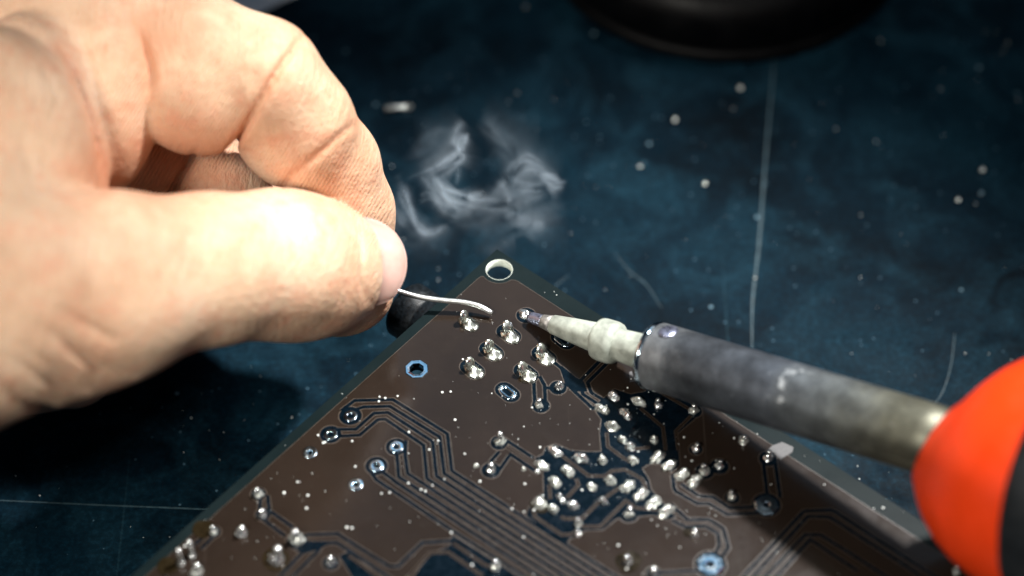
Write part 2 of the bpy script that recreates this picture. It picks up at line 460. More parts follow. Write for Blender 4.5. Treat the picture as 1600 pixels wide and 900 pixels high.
channels = [
 [(533, 642), (554, 626), (614, 624.5), (699, 678), (706, 736), (780, 784), (980, 912)],
 [(556, 640), (568, 636), (609, 635), (687, 683), (694, 740), (780, 797), (960, 912)],
 [(526, 671), (556, 671), (584, 646), (606, 644.5), (676, 690), (682, 744), (780, 809), (940, 912)],
 [(526, 682), (562, 680), (590, 656), (602, 655), (662, 696), (667, 748), (780, 822), (920, 912)],
 [(634, 688), (633, 712), (637, 740), (780, 834), (900, 912)],
 [(620, 710), (623, 745), (780, 847), (880, 912)],
 [(596, 736), (622, 756), (780, 860), (860, 912)],
 [(580, 738), (588, 750), (632, 779), (706, 829), (780, 875), (836, 912)],
 [(407, 778), (406, 796)], [(418, 774), (421, 798), (458, 824)], [(404, 806), (446, 838)],
 [(478, 836), (528, 834), (536, 840), (608, 885), (622, 885), (660, 848), (708, 845)],
 [(482, 851), (526, 848), (590, 890), (622, 912)],
 [(472, 864), (440, 898), (428, 912)], [(500, 858), (460, 898), (446, 912)],
 [(324, 836), (304, 850)], [(333, 839), (314, 858)], [(256, 900), (264, 888), (279, 886)],
 [(834, 596), (836, 634)], [(843, 588), (851, 602), (852, 628)], [(852, 606), (872, 607), (892, 600)],
 [(858, 560), (878, 576), (886, 600), (900, 614), (928, 640)],
 [(938, 563), (905, 597), (911, 616), (938, 634)], [(950, 566), (918, 598), (924, 614), (944, 626)],
 [(788, 686), (834, 716)], [(796, 709), (842, 740)], [(780, 706), (766, 722)], [(796, 712), (778, 738)],
 [(1051, 742), (1053, 762), (1056, 768), (1090, 787), (1108, 787), (1136, 804), (1186, 802)],
 [(1064, 756), (1092, 775), (1114, 777), (1140, 794), (1184, 792)],
 [(1048, 788), (1074, 812), (1108, 812), (1130, 826), (1138, 856), (1128, 870)],
 [(1050, 813), (1072, 824), (1102, 822), (1122, 834), (1124, 852), (1117, 866)],
 [(1028, 895), (1092, 892)],
 [(1193, 724), (1199, 776)], [(1211, 722), (1219, 778)],
 [(1152, 911), (1256, 799), (1300, 797), (1444, 890), (1500, 926)], [(1168, 911), (1262, 807), (1296, 808), (1436, 898)],
 [(1186, 911), (1258, 836), (1282, 836), (1340, 872), (1400, 911)], [(1204, 911), (1266, 843), (1300, 866), (1340, 892)]]
areas = [
 [(926, 636), (940, 656), (937, 676), (940, 706), (916, 706), (892, 704), (868, 694), (852, 699), (849, 710), (836, 716), (849, 740), (850, 770), (836, 778), (826, 794), (822, 806), (884, 851), (890, 842), (902, 838), (914, 829), (942, 828), (964, 810), (1020, 805), (1044, 812), (1056, 808), (1040, 790), (1017, 765), (1014, 750), (1003, 732), (1012, 726), (1030, 724), (1048, 738), (1062, 728), (1060, 700), (1058, 678), (1085, 655), (1094, 644), (1084, 634), (1030, 602), (1018, 600), (1008, 612), (985, 616), (960, 608), (940, 625)],
 [(640, 911), (660, 882), (674, 866), (704, 852), (706, 836), (780, 882), (826, 911)],
 [(530, 868), (545, 862), (604, 911), (556, 911)], [(878, 572), (900, 590), (912, 596), (918, 612), (900, 612), (886, 598)],
 [(470, 845), (520, 846), (500, 858), (474, 866), (462, 860)]]
rings = [((547.6, 650), 17), ((516.6, 679), 16), ((619, 698.5), 15.5), ((588, 728), 16.5), ((1197.5, 789), 21), ((1110, 882), 23), ((404, 772), 11), ((411, 804), 11),
         ((845, 634), 13.5), ((872, 606), 13), ((1200, 717), 13.5), ((780, 692), 13), ((767, 735), 14), ((1084, 643), 12), ((1022, 609), 12), ((1124, 729), 14), ((1101, 737), 14), ((1144, 778), 11), ((1087, 702), 10), ((334, 831), 10), ((464, 845), 15), ((517, 880), 12), ((982, 804), 14), ((904, 822), 12), ((1021, 896), 11), ((822, 493), 15)]
traces = [[(948, 676), (950, 698), (974, 716), (986, 722)], [(880, 714), (912, 738), (920, 744), (946, 744), (956, 736), (976, 734), (1002, 748), (1008, 758), (1010, 772)],
 [(900, 748), (904, 758), (886, 778)], [(858, 758), (860, 780)], [(832, 794), (836, 808), (878, 836), (894, 835), (902, 829)],
 [(876, 808), (884, 811), (910, 810), (934, 786), (968, 762)], [(904, 820), (912, 823), (938, 823), (978, 783), (994, 794), (1028, 797)],
 [(1030, 612), (1078, 640)], [(1080, 650), (1056, 674), (1060, 704)], [(1000, 638), (1036, 668), (1040, 704)], [(992, 702), (1016, 699)],
 [(708, 849), (756, 882), (772, 888)], [(634, 906), (672, 864), (700, 863), (754, 900)], [(790, 698), (848, 738)], [(545, 868), (600, 908)]]
big = [(730, 503, 0), (795, 522, 1), (768, 549, 1), (738, 577, 1), (850, 556, 1), (822, 583, 1)]       # leads in oval pads
RW, CW = 8.2, 5.6
# pale rims first, dark channels over them, brown traces on top
for c in channels: strip('channel_edge', c, RW, .010, M['rim'])
for a in areas:
    q = [bp(*p) for p in a]; v, f = ribbon(q + [q[0]], .26, lay(.010)); mesh_obj('channel_edge', v, f, M['rim'], brd, smooth=False, origin=ORG)
for p, r in rings: patch('clearance_edge', circle(bp(*p), (r + 1.6) * PX, 28), .010, M['rim'])
for u, v_, k in big + [(793, 613, 2), (880, 531, 2)]:
    if k: patch('clearance_edge', stadium(bp(u, v_), .75, 1.52, oval_ang), .010, M['rim'])
for a in areas: fillpoly('bare_area', a, .022, M['channel'])
for c in channels: strip('isolation_channel', c, CW, .022, M['channel'])
for p, r in rings: patch('clearance', circle(bp(*p), r * PX, 28), .022, M['channel'])
for u, v_, k in big + [(793, 613, 2), (880, 531, 2)]:
    if k: patch('clearance', stadium(bp(u, v_), .75, 1.38, oval_ang), .022, M['channel'])
for c in traces:
    strip('trace_edge', c, 5.4, .036, M['rim']); strip('trace', c, 3.9, .048, M['copper'])

# plated pads with their holes
def ring_pad(c, ro, ri, h, seg=32, dish=.0, ang=0):
    prof = [(ri, HB - .7), (ri, HB + h * .6), (ri + .08, HB + h), ((ro + ri) / 2, HB + h * (1 - dish)), (ro - .1, HB + h * .9), (ro, HB + .05), (ro, HB + .02)]
    v, f = lathe(prof, seg); f = f[:-2]
    ca, sa = math.cos(ang), math.sin(ang)
    v = v @ np.array([[ca, sa, 0], [-sa, ca, 0], [0, 0, 1]]); v[:, :2] += c
    o = mesh_obj('pad', v, f, M['tinned'], brd, smooth=seg > 12, origin=ORG); return o
for (u, v_), ro, ri, seg in (((547.6, 650), 1.05, .45, 32), ((516.6, 679), 1.05, .45, 32), ((484, 707), 1.1, .42, 32), ((619, 698.5), 1.12, .42, 32), ((588, 728), 1.12, .42, 32), ((555.5, 757), 1.15, .4, 32),
                            ((651, 577), 1.85, 1.1, 8), ((1197.5, 789), 1.75, .5, 8), ((1110, 882), 1.9, .55, 8)):
    ring_pad(bp(u, v_), ro, ri, .12, seg, .15, angR + math.pi / 8)
    # dark bore
    v, f = lathe([(ri - .01, HB - 1.59), (ri - .01, HB - .69)], 24); v[:, :2] += bp(u, v_); mesh_obj('bore', v, f[:1 * 24] , M['channel'], brd, origin=ORG)
for c in ovals:
    zz = HB + .12
    rings_ = [(stadium(c, .55, .36, oval_ang), HB - .6), (stadium(c, .55, .38, oval_ang), zz), (stadium(c, .6, .62, oval_ang), zz + .03), (stadium(c, .62, .92, oval_ang), zz - .02), (stadium(c, .62, .98, oval_ang), HB + .03)]
    n = len(rings_[0][0]); v = [(x, y, z) for r_, z in rings_ for x, y in r_]
    f = [(i * n + k, i * n + (k + 1) % n, (i + 1) * n + (k + 1) % n, (i + 1) * n + k) for i in range(4) for k in range(n)]
    mesh_obj('pad', v, f, M['tinned'], brd, origin=ORG)

# solder joints
def lump(v0, seed, amp, freq):
    out = []
    for p in v0:
        d = mnoise.noise(Vector(p * freq) + Vector((seed * 7.3, seed * 3.1, 0)))
        out.append(p * (1 + amp * d))
    return np.array(out)

def joint(u, v_, lx, ly, h, ang=None, seed=0, mat='solder_dull', stub=None, twin=0, base_px=None):
    """a lump of solder lx by ly mm and h mm high at photo position u,v"""
    c = bp(u, v_); ang = oval_ang if ang is None else ang
    v0, f = ICO3
    p = lump(v0, seed, .32, 1.4); p = lump(p, seed + 50, .07, 3.2)
    z = p[:, 2].copy()
    fl = np.where(z < 0, 1.12, 1 - .30 * z.clip(0, 1))
    if twin:
        pin = 1 - .30 * np.exp(-(p[:, 0] / .28) ** 2); p[:, 1] *= pin; z = z * (1 - .25 * np.exp(-(p[:, 0] / .25) ** 2))
    q = np.stack([p[:, 0] * fl * lx * .48, p[:, 1] * fl * ly * .48, np.where(z < 0, z * .25, z * h)], 1)
    R = np.array([[math.cos(ang), -math.sin(ang), 0], [math.sin(ang), math.cos(ang), 0], [0, 0, 1]])
    q = q @ R.T + np.array([*c, HB + .06])
    o = mesh_obj('solder_joint', q, f, M[mat], brd, origin=np.array([*c, HB]))
    # mesh_obj placed it relative to the board
    if stub:
        L, r, tilt, az = stub
        d = np.array([math.sin(tilt) * math.cos(az), math.sin(tilt) * math.sin(az), math.cos(tilt)])
        a = np.array([*c, HB + h * .4]); pts = [a, a + d * L * .6, a + d * (L - r * .4), a + d * L]
        vv, ff = tube(pts, [r, r, r * .95, r * .55], 14)
        vv = np.array(vv); 
        s = mesh_obj('lead_end', vv, ff, M['solder'], o, origin=np.array([*c, HB]))
        s.location = (0, 0, 0)
    return o

M['solder_wet'] = m_plain('wet_looking_solder', (.80, .84, .78), .27, metal=1, nscale=300, var=.08, bump=0)
v0, f0 = ICO3
for j, (u, v_, k) in enumerate(big):
    c = bp(u + 2, v_ + 3)
    p = lump(v0, j + 3, .08, 1.3); z = p[:, 2]
    fl = np.where(z < 0, 1.25, 1 - .45 * z.clip(0, 1) ** .7)
    q = np.stack([p[:, 0] * fl * 1.55, p[:, 1] * fl * 1.02, np.where(z < 0, z * .12, z * 1.0)], 1)
    ca, sa = math.cos(oval_ang), math.sin(oval_ang)
    q = q @ np.array([[ca, -sa, 0], [sa, ca, 0], [0, 0, 1]]).T + np.array([*c, HB + .06])
    o = mesh_obj('solder_joint', q, f0, M['solder_wet'], brd, origin=np.array([*c, HB]))
    # the flattened, bent-over end of the lead
    a2 = oval_ang + random.uniform(-.3, .3); tl = random.uniform(.25, .6)
    b = lump(v0, j + 30, .08, 1.2) * np.array([.5, .92, 1.3])
    X = np.array([math.cos(a2), math.sin(a2), 0]); Y = np.array([-math.sin(a2), math.cos(a2), 0]); Z = np.array([0, 0, 1.0])
    Xr = X * math.cos(tl) + Z * math.sin(tl); Zr = Z * math.cos(tl) - X * math.sin(tl)
    b = b[:, :1] * Xr + b[:, 1:2] * Y + b[:, 2:] * Zr + np.array([*(c - X[:2] * .75), HB + 1.15])
    lead = mesh_obj('lead_end', b, f0, M['solder_wet'], o, origin=np.array([*c, HB])); lead.location = (0, 0, 0)
joint(821, 492, 2.3, 1.9, .8, seed=77, mat='solder')
IC = [(959, 619, 2.2, 1.5), (941, 640, 2.6, 1.6), (998, 628, 2.4, 1.4), (978, 648, 2.4, 1.5), (957, 667, 2.4, 1.6), (972, 688, 1.5, 1.1), (985, 699, 1.6, 1.5), (989, 720, 1.7, 1.5), (1022, 688, 1.4, 1.2),
      (868, 706, 2.8, 1.8), (847, 728, 2.6, 1.6), (887, 737, 2.5, 1.7), (908, 717, 2.5, 1.7), (941, 720, 1.6, 1.4), (867, 754, 2.4, 1.6), (877, 780, 2.2, 1.1), (843, 788, 2.3, 2.0), (864, 796, 1.7, 1.6), (895, 790, 1.8, 1.5), (925, 761, 1.7, 1.4), (954, 752, 1.9, 1.4), (942, 783, 1.5, 1.3)]
for i, (u, v_, a, b) in enumerate(IC):
    joint(u, v_, a, b, random.uniform(.8, 1.2), seed=i + 10, ang=oval_ang + random.uniform(-.35, .35), mat='solder_dull' if i % 3 else 'solder', twin=i % 2)
ROW = [(980, 761), (1001, 774), (1021, 786), (1041, 799), (1027, 715), (1046, 728), (1066, 742), (1085, 753)]
for i, (u, v_) in enumerate(ROW):
    joint(u, v_, 2.7, 1.85, .95, seed=i + 40, ang=oval_ang + math.pi * .5 + random.uniform(-.15, .15), twin=1)
SM = [(842, 633, 1.3), (874, 604, 1.4), (1024, 608, 1.2), (1029, 633, 1.4), (1084, 642, 1.5), (1087, 701, 1.3), (1162, 688, 1.5), (1201, 715, 1.4), (781, 690, 1.7), (767, 735, 1.5), (1101, 736, 1.6), (1124, 728, 1.3), (1144, 776, 1.3),
      (1085, 836, 1.2), (982, 804, 1.4), (982, 877, 1.4), (904, 818, 1.2), (903, 834, 1.1), (774, 886, 1.5), (1021, 895, 1.4), (404, 772, 1.4), (411, 804, 1.3), (334, 831, 1.2), (377, 832, 1.7), (464, 843, 2.2), (431, 874, 2.4), (307, 893, 1.7), (517, 879, 1.3), (818, 733, .7), (840, 737, .8), (744, 728, .8), (948, 562, 1.0), (1494, 893, 1.2)]
for i, (u, v_, s) in enumerate(SM):
    joint(u, v_, s * 1.1, s * .95, s * .55, seed=i + 80, ang=random.uniform(0, 3), mat='solder' if i % 2 else 'solder_dull', stub=(s * .9, s * .26, random.uniform(0, .4), random.uniform(0, 6)) if s > 1 else None)
for u, v_ in ((300, 864), (283, 876)):
    joint(u, v_ + 4, 1.3, 1.2, .6, seed=u, mat='solder', stub=(3.0, .42, .12, 2.0))
# amber flux round some joints, one white residue patch
for u, v_, r in ((982, 878, 1.9), (431, 875, 2.0), (822, 587, 1.5), (318, 828, 1.6), (843, 790, 1.4), (1075, 832, .7), (262, 884, 1.5)):
    c = bp(u, v_); ol = [(c[0] + r * (1 + .25 * mnoise.noise(Vector((math.cos(t), math.sin(t), u)))) * math.cos(t), c[1] + r * (1 + .25 * mnoise.noise(Vector((math.cos(t), math.sin(t), u)))) * math.sin(t)) for t in np.linspace(0, 2 * math.pi, 24, endpoint=False)]
    patch('flux_stain', ol, .056, M['flux_brown'])
fillpoly('flux_residue', [(1197, 706), (1206, 697), (1222, 691), (1240, 699), (1238, 707), (1224, 715), (1219, 719), (1210, 708)], .056, M['flux'])
fillpoly('flux_residue', [(983, 582), (987, 580), (992, 596), (984, 598)], .056, M['flux'])

# parts on the underside that carry the board
def under_can(name, c, r, h, mat):
    v, f = lathe([(r - .5, HB - 1.62), (r, HB - 2.1), (r, HB - 1.6 - h + .6), (r - .5, HB - 1.6 - h)], 32); v[:, :2] += c
    return mesh_obj(name, v, f, mat, brd, origin=ORG)
for a, b, r in ((25, 40, 6), (70, 25, 6), (40, 90, 6), (110, 70, 6)): under_can('capacitor', BX(a, b), r, HB - 1.6, M['can'])
# black cylinder lying under the near edge, end poking out past it
ce = on_plane(655, 496, HB - 6.3)[:2]; be = (ce - corner) @ dL
c0 = np.array([*BX(6, be), HB - 6.4]); ax = np.array([*(-dR), 0])
v, f = lathe([(4.3, 0), (4.6, .5), (4.6, 8), (4.35, 8.4), (4.35, 9.0), (4.7, 9.3), (4.7, 12.4), (4.2, 13.0), (3.0, 13.2)], 48)
R = frame_z(ax); v = v @ R.T + c0
mesh_obj('cylindrical_component', v, f, M['can'], brd, origin=ORG)

# ------------------------------------------------------------------ soldering iron
A = on_plane(832, 497, HB + 1.15)
B = at_depth(1462, 690, -43)
axis = (B - A) / np.linalg.norm(B - A)
def s_of(u):                                             # distance along the axis for a photo column
    lo, hi = -5.0, 120.0
    for _ in range(50):
        m = (lo + hi) / 2; p = A + axis * m - CAM
        uu = 800 + FPX * (p @ RGT) / (p @ FWD)
        lo, hi = (m, hi) if uu < u else (lo, m)
    return lo
iron = empty('soldering_iron', A)
tag(iron, 'soldering iron with worn pale tip, stained steel barrel and orange handle', 'soldering iron')
RI = frame_z(axis, (0, 0, 1))
def iron_part(name, prof, mat, seg=64, parent=None):
    v, f = lathe(prof, seg)
    me = bpy.data.meshes.new(name); me.from_pydata([tuple(x * MM) for x in v], [], f); me.materials.append(mat)
    me.polygons.foreach_set('use_smooth', [True] * len(me.polygons)); me.update()
    o = bpy.data.objects.new(name, me); COL.objects.link(o); o.parent = parent or iron
    if parent is None: o.rotation_euler = Matrix([list(r) for r in RI]).to_euler()
    return o
s1, s2, s3, s4, s5, sB = s_of(848), s_of(864), s_of(925), s_of(938), s_of(966), s_of(1018)
tipb = iron_part('tip_point', [(.35, -.9), (.75, -.6), (.92, -.1), (1.0, s1 - .2), (1.02, s1)], M['tip_blue'], 32)
iron_part('tip_cone', [(.98, s1 - .1), (1.06, s1), (1.38, s2)], M['tip_grey'], 40)
shaft = iron_part('tip_shaft', [(1.36, s2 - .05), (1.5, s2 + .1), (1.9, (s2 + s3) / 2), (2.25, s3), (2.38, s4 - .2), (2.45, s5), (2.5, s5 + 1), (2.78, sB), (2.8, sB + 2)], M['tip_white'], 56)
iron_part('tip_collar', [(2.3, s4 - .5), (2.9, s4 - .35), (3.2, s4 - .1), (3.3, s4 + .5), (3.3, s5 - 1.0), (3.15, s5 - .4), (2.8, s5 - .1), (2.4, s5 + .2)], M['tip_white'], 56, shaft)
sC = s_of(1455)
iron_part('barrel_rim', [(4.6, sB + .3), (4.9, sB - .05), (5.2, sB + .15), (5.26, sB + .6), (5.14, sB + 1.0)], M['tinned'], 64)
iron_part('barrel', [(2.85, sB + .9), (4.4, sB + .45), (4.85, sB + .1), (5.1, sB + .5), (5.12, sB + 1.6), (5.12, sC - 1), (5.12, sC + 4)], M['tube'], 64)
# small set screw in the barrel's front end
v0, f0 = ICO2
scx = v0 * np.array([1.7, 1.5, .3])
o = mesh_obj('set_screw', scx, f0, M['tip_blue'], None); o.parent = iron
axr = RI @ np.array([0, 0, 1.0])
upn = np.array([-.05, .32, 1.0]); upn -= axis * (upn @ axis); upn /= np.linalg.norm(upn)
o.location = V(axis * (sB + 3.3) + upn * 5.06); o.rotation_euler = Matrix([list(r) for r in frame_z(upn, axis)]).to_euler()
H0 = sC + 2.0
# the handle's nose is cut at a slant: its underside reaches further forward
low = -UPV + .32 * RGT; low -= axis * (low @ axis); low /= np.linalg.norm(low); low_l = RI.T @ low
def slant(o):
    for vt in o.data.vertices:
        z = vt.co.z / MM - H0
        vt.co.z -= .30 * math.exp(-max(z, 0) / 7.0) * (np.array(vt.co) @ low_l)
slant(iron_part('handle', [(5.15, H0 + .6), (5.5, H0 - .4), (6.3, H0 - .7), (7.1, H0), (9.0, H0 + 1.4), (11.2, H0 + 3.2), (13.4, H0 + 5.6), (15.2, H0 + 8.4), (16.5, H0 + 11.6), (17.1, H0 + 14.8), (17.2, H0 + 17.2), (17.2, H0 + 19)], M['orange'], 96))
iron_part('grip', [(17.1, H0 + 16.8), (17.5, H0 + 17.1), (17.8, H0 + 18.2), (17.8, H0 + 24), (17.0, H0 + 34), (15.0, H0 + 49), (14.6, H0 + 74), (15.0, H0 + 104), (13.0, H0 + 116), (6, H0 + 122)], M['grip'], 96)

# ------------------------------------------------------------------ solder wire
wp = [(560, 440, 5.0), (600, 447, 4.0), (625, 455.5, 3.2), (655, 464, 2.6), (690, 469, 2.2), (722, 472, 2.0), (748, 478, 1.6), (769, 489, 1.0)]
pts = spline([on_plane(u, v_, HB + h) for u, v_, h in wp], 8)
v, f = tube(pts, [.42] * (len(pts) - 1) + [.34], 14)
so = mesh_obj('solder_wire', v, f, M['wire'], origin=pts[-1])
tag(so, 'thin bent silver solder wire held between thumb and index finger', 'solder wire')

# ------------------------------------------------------------------ HAND
# (built as a smooth solid in view-aligned millimetres: x right, y up, z towards the viewer; then moved to its place)
def hp(u, v_, dd):
    d = DIST + dd; return np.array([(u - 800) / FPX * d, -(v_ - 450) / FPX * d, -d])

STEP = 0.42
lo = hp(-420, 760, -20); hi_ = hp(660, -140, -20)
X0 = np.array([hp(-900, 0, -30)[0], hp(0, 800, -10)[1], -(DIST + 35)]); X1 = np.array([hp(660, 0, -10)[0], hp(0, -260, -10)[1], -(DIST - 75)])

def cone(p, a, b, ra, rb):
    ba = b - a; h = np.clip(((p - a) @ ba) / (ba @ ba), 0, 1)
    return np.linalg.norm(p - a - h[:, None] * ba, axis=1) - (ra + h * (rb - ra))
def ell(p, c, r, R=None):
    q = p - c
    if R is not None: q = q @ R
    k0 = np.linalg.norm(q / r, axis=1); k1 = np.linalg.norm(q / (np.array(r) ** 2), axis=1)
    return k0 * (k0 - 1) / np.maximum(k1, 1e-6)
def smin(a, b, k):
    h = np.clip(.5 + .5 * (b - a) / k, 0, 1); return b * (1 - h) + a * h - k * h * (1 - h)
def chain(p, js, k):
    f = None
    for (a, b) in zip(js[:-1], js[1:]):
        g = cone(p, hp(*a[:3]), hp(*b[:3]), a[3], b[3]); f = g if f is None else smin(f, g, k)
    return f
def rot_img(deg, yaw=0):
    a = math.radians(deg); b = math.radians(yaw)
    Rz = np.array([[math.cos(a), -math.sin(a), 0], [math.sin(a), math.cos(a), 0], [0, 0, 1]])
    Ry = np.array([[math.cos(b), 0, math.sin(b)], [0, 1, 0], [-math.sin(b), 0, math.cos(b)]])
    return Rz @ Ry
def seg_dist_px(u, v_, poly, taper=False):
    best = np.full(u.shape, 1e9); par = np.zeros(u.shape); n = len(poly) - 1
    for i, ((x0, y0), (x1, y1)) in enumerate(zip(poly[:-1], poly[1:])):
        dx, dy = x1 - x0, y1 - y0; t = np.clip(((u - x0) * dx + (v_ - y0) * dy) / (dx * dx + dy * dy), 0, 1)
        q = np.hypot(u - x0 - t * dx, v_ - y0 - t * dy); m = q < best
        best = np.where(m, q, best); par = np.where(m, (i + t) / n, par)
    return (best, np.sin(np.pi * np.clip(par, 0, 1)) ** .7) if taper else best

CREASES = [  # polyline in view, depth, width px, depth mm
 ([(476, 52), (456, 80), (440, 102), (420, 135), (398, 172), (373, 215), (345, 255), (330, 280)], -25, 5.5, 1.9),
 ([(556, 190), (530, 212), (505, 234), (480, 256), (455, 275), (430, 305)], -14, 5.0, 1.2),
 ([(500, 236), (470, 250), (446, 275)], -14, 4, .3),
 ([(212, 40), (226, 75), (236, 100), (238, 125), (232, 150)], -22, 5.5, 1.6),
 ([(92, 70), (112, 110), (134, 165), (152, 230), (168, 300)], -34, 5, .8),
 ([(150, 195), (175, 180), (198, 164)], -25, 3.5, .3),
 ([(140, 210), (170, 196), (205, 186)], -25, 3.5, .2),
 ([(40, 490), (110, 545), (150, 572), (215, 590)], -52, 8, .9), ([(0, 545), (70, 590), (140, 615)], -52, 8, 1.0), ([(-30, 590), (60, 632), (90, 640)], -52, 9, 1.0),
 ([(70, 470), (130, 505), (190, 535)], -52, 8, .5), ([(-20, 505), (60, 560), (120, 592)], -52, 6, .6),
 ([(505, 350), (520, 400), (520, 450)], -22, 9, .25), ([(482, 355), (496, 405), (494, 455)], -24, 8, .2),
 ([(305, 320), (318, 380), (316, 450)], -36, 8, .16), ([(335, 315), (345, 380), (342, 460)], -36, 7, .18), ([(360, 320), (370, 380), (366, 430)], -35, 7, .14),
 ([(168, 10), (182, 40), (190, 65), (192, 95)], -26, 4, .45), ([(60, 90), (85, 140), (95, 180)], -40, 6, .25), ([(20, 200), (50, 260), (60, 320)], -45, 7, .2),
 ([(318, 215), (300, 245), (285, 270), (262, 310), (250, 335)], -12, 5, 1.6)]

nn = np.array([.63, .13, .765]); nn /= np.linalg.norm(nn)
tt = np.array([.66, -.18, -.72]); tt -= nn * (tt @ nn); tt /= np.linalg.norm(tt)
ww = np.cross(nn, tt)
cN = [hp(560, 412, -17)]
def hand_sdf(p, groove=True):
    d = -p[:, 2]; u = 800 + FPX * p[:, 0] / d; v_ = 450 - FPX * p[:, 1] / d; dd = d - DIST
    # thumb
    T = chain(p, [(-330, 600, -62, 20), (10, 462, -50, 15.2), (170, 440, -44, 12.0), (325, 421, -36, 10.2), (430, 413, -27, 10.2), (496, 420, -19, 9.3), (532, 438, -12, 7.2)], 4)
    T = smin(T, ell(p, hp(455, 416, -23), (10.8, 10.4, 9.0), rot_img(-6)), 3)
    T = smin(T, ell(p, hp(540, 468, -11), (7.0, 5.2, 6.5), rot_img(14)), 3)
    T = smin(T, ell(p, hp(130, 500, -44), (16, 10.0, 12), rot_img(18)), 5)
    if groove:
        r = p - cN[0]; a, b, h = r @ tt, r @ ww, r @ nn
        bd = ((np.abs(a) / 5.8) ** 3 + (np.abs(b) / 6.9) ** 3) ** (1 / 3)
        near = np.exp(-((h + 1.5) / 4.5) ** 4) * np.exp(-(np.maximum(bd - 1.6, 0) / .2) ** 2)
        back = 1 / (1 + np.exp(a * 1.2))
        T = T + near * np.exp(-(b / 5.6) ** 4) * (1.0 * np.exp(-((bd - 1.0) / .08) ** 2) * (.25 + .75 * back) - .45 * back * np.exp(-((bd - 1.2) / .12) ** 2))
    # index finger: joints, then fleshy pads on the palm side
    I = chain(p, [(40, 20, -16, 13.5), (160, 70, -20, 11.5), (300, 92, -23, 9.6), (404, 126, -24, 8.9), (466, 188, -20, 7.6), (514, 258, -12, 7.2), (542, 330, -6, 6.8), (556, 388, -2, 6.0)], 3)
    pad1 = ell(p, hp(308, 146, -24), (10.2, 9.2, 10.2), rot_img(-15))
    pad2 = ell(p, hp(452, 206, -18), (9.6, 8.0, 8.6), rot_img(-50))
    pad3 = ell(p, hp(517, 312, -9.5), (9.8, 7.2, 7.8), rot_img(-72))
    I = smin(I, smin(smin(pad1, pad2, .4), pad3, .5), 1.6)
    # middle and ring fingers curled behind
    Mf = chain(p, [(60, 110, -2, 13), (200, 200, 4, 8.6), (300, 255, 6, 7.2), (370, 320, 4, 7.0), (420, 400, 2, 7)], 3)
    Mf = smin(Mf, smin(ell(p, hp(228, 262, -5), (8.2, 7.6, 8.0), rot_img(-40)), ell(p, hp(346, 322, -4), (10.5, 8.4, 8.6), rot_img(-52)), .3), 1.2)
    Rf = chain(p, [(40, 170, 2, 12.5), (160, 235, 12, 8.6), (255, 275, 12, 8.4), (285, 340, 8, 8.0), (310, 390, 6, 7)], 3)
    # palm: flesh below the index base, web of the thumb, body of the hand
    b1 = ell(p, hp(184, 162, -26), (6.2, 13.0, 9.0), rot_img(-6))
    b2 = ell(p, hp(62, 215, -34), (9.3, 18.0, 9.5), rot_img(13))
    b3 = ell(p, hp(-20, 260, -42), (15, 20, 13), rot_img(8))
    P = cone(p, hp(30, 30, -16), hp(-620, 160, -28), 14, 23)
    P = smin(P, cone(p, hp(20, 150, 0), hp(-620, 260, -24), 14, 23), 8)
    P = smin(P, cone(p, hp(20, 250, -4), hp(-620, 360, -24), 13, 21), 8)
    P = smin(P, cone(p, hp(110, 560, -20), hp(-500, 520, -20), 7.5, 22), 6)
    P = smin(P, cone(p, hp(-300, 560, -60), hp(-620, 340, -40), 19, 23), 10)
    P = smin(P, b3, 7)
    P = smin(P, b1, 1.0)
    P = smin(P, b2, 1.0)
    kk = 9.0 / (1 + np.exp((u - 60) / 28)) + .5
    f = smin(P, I, 5.0 / (1 + np.exp((u - 190) / 14)) + .6)
    f = smin(f, T, kk)
    f = smin(f, Mf, .5); f = smin(f, Rf, .5)
    for poly, dc, wpx, dep in CREASES:
        q, tp = seg_dist_px(u, v_, poly, True)
        f = f + tp * dep * np.exp(-(q / wpx) ** 2) * np.exp(-((dd - dc) / 13) ** 2)
    return f

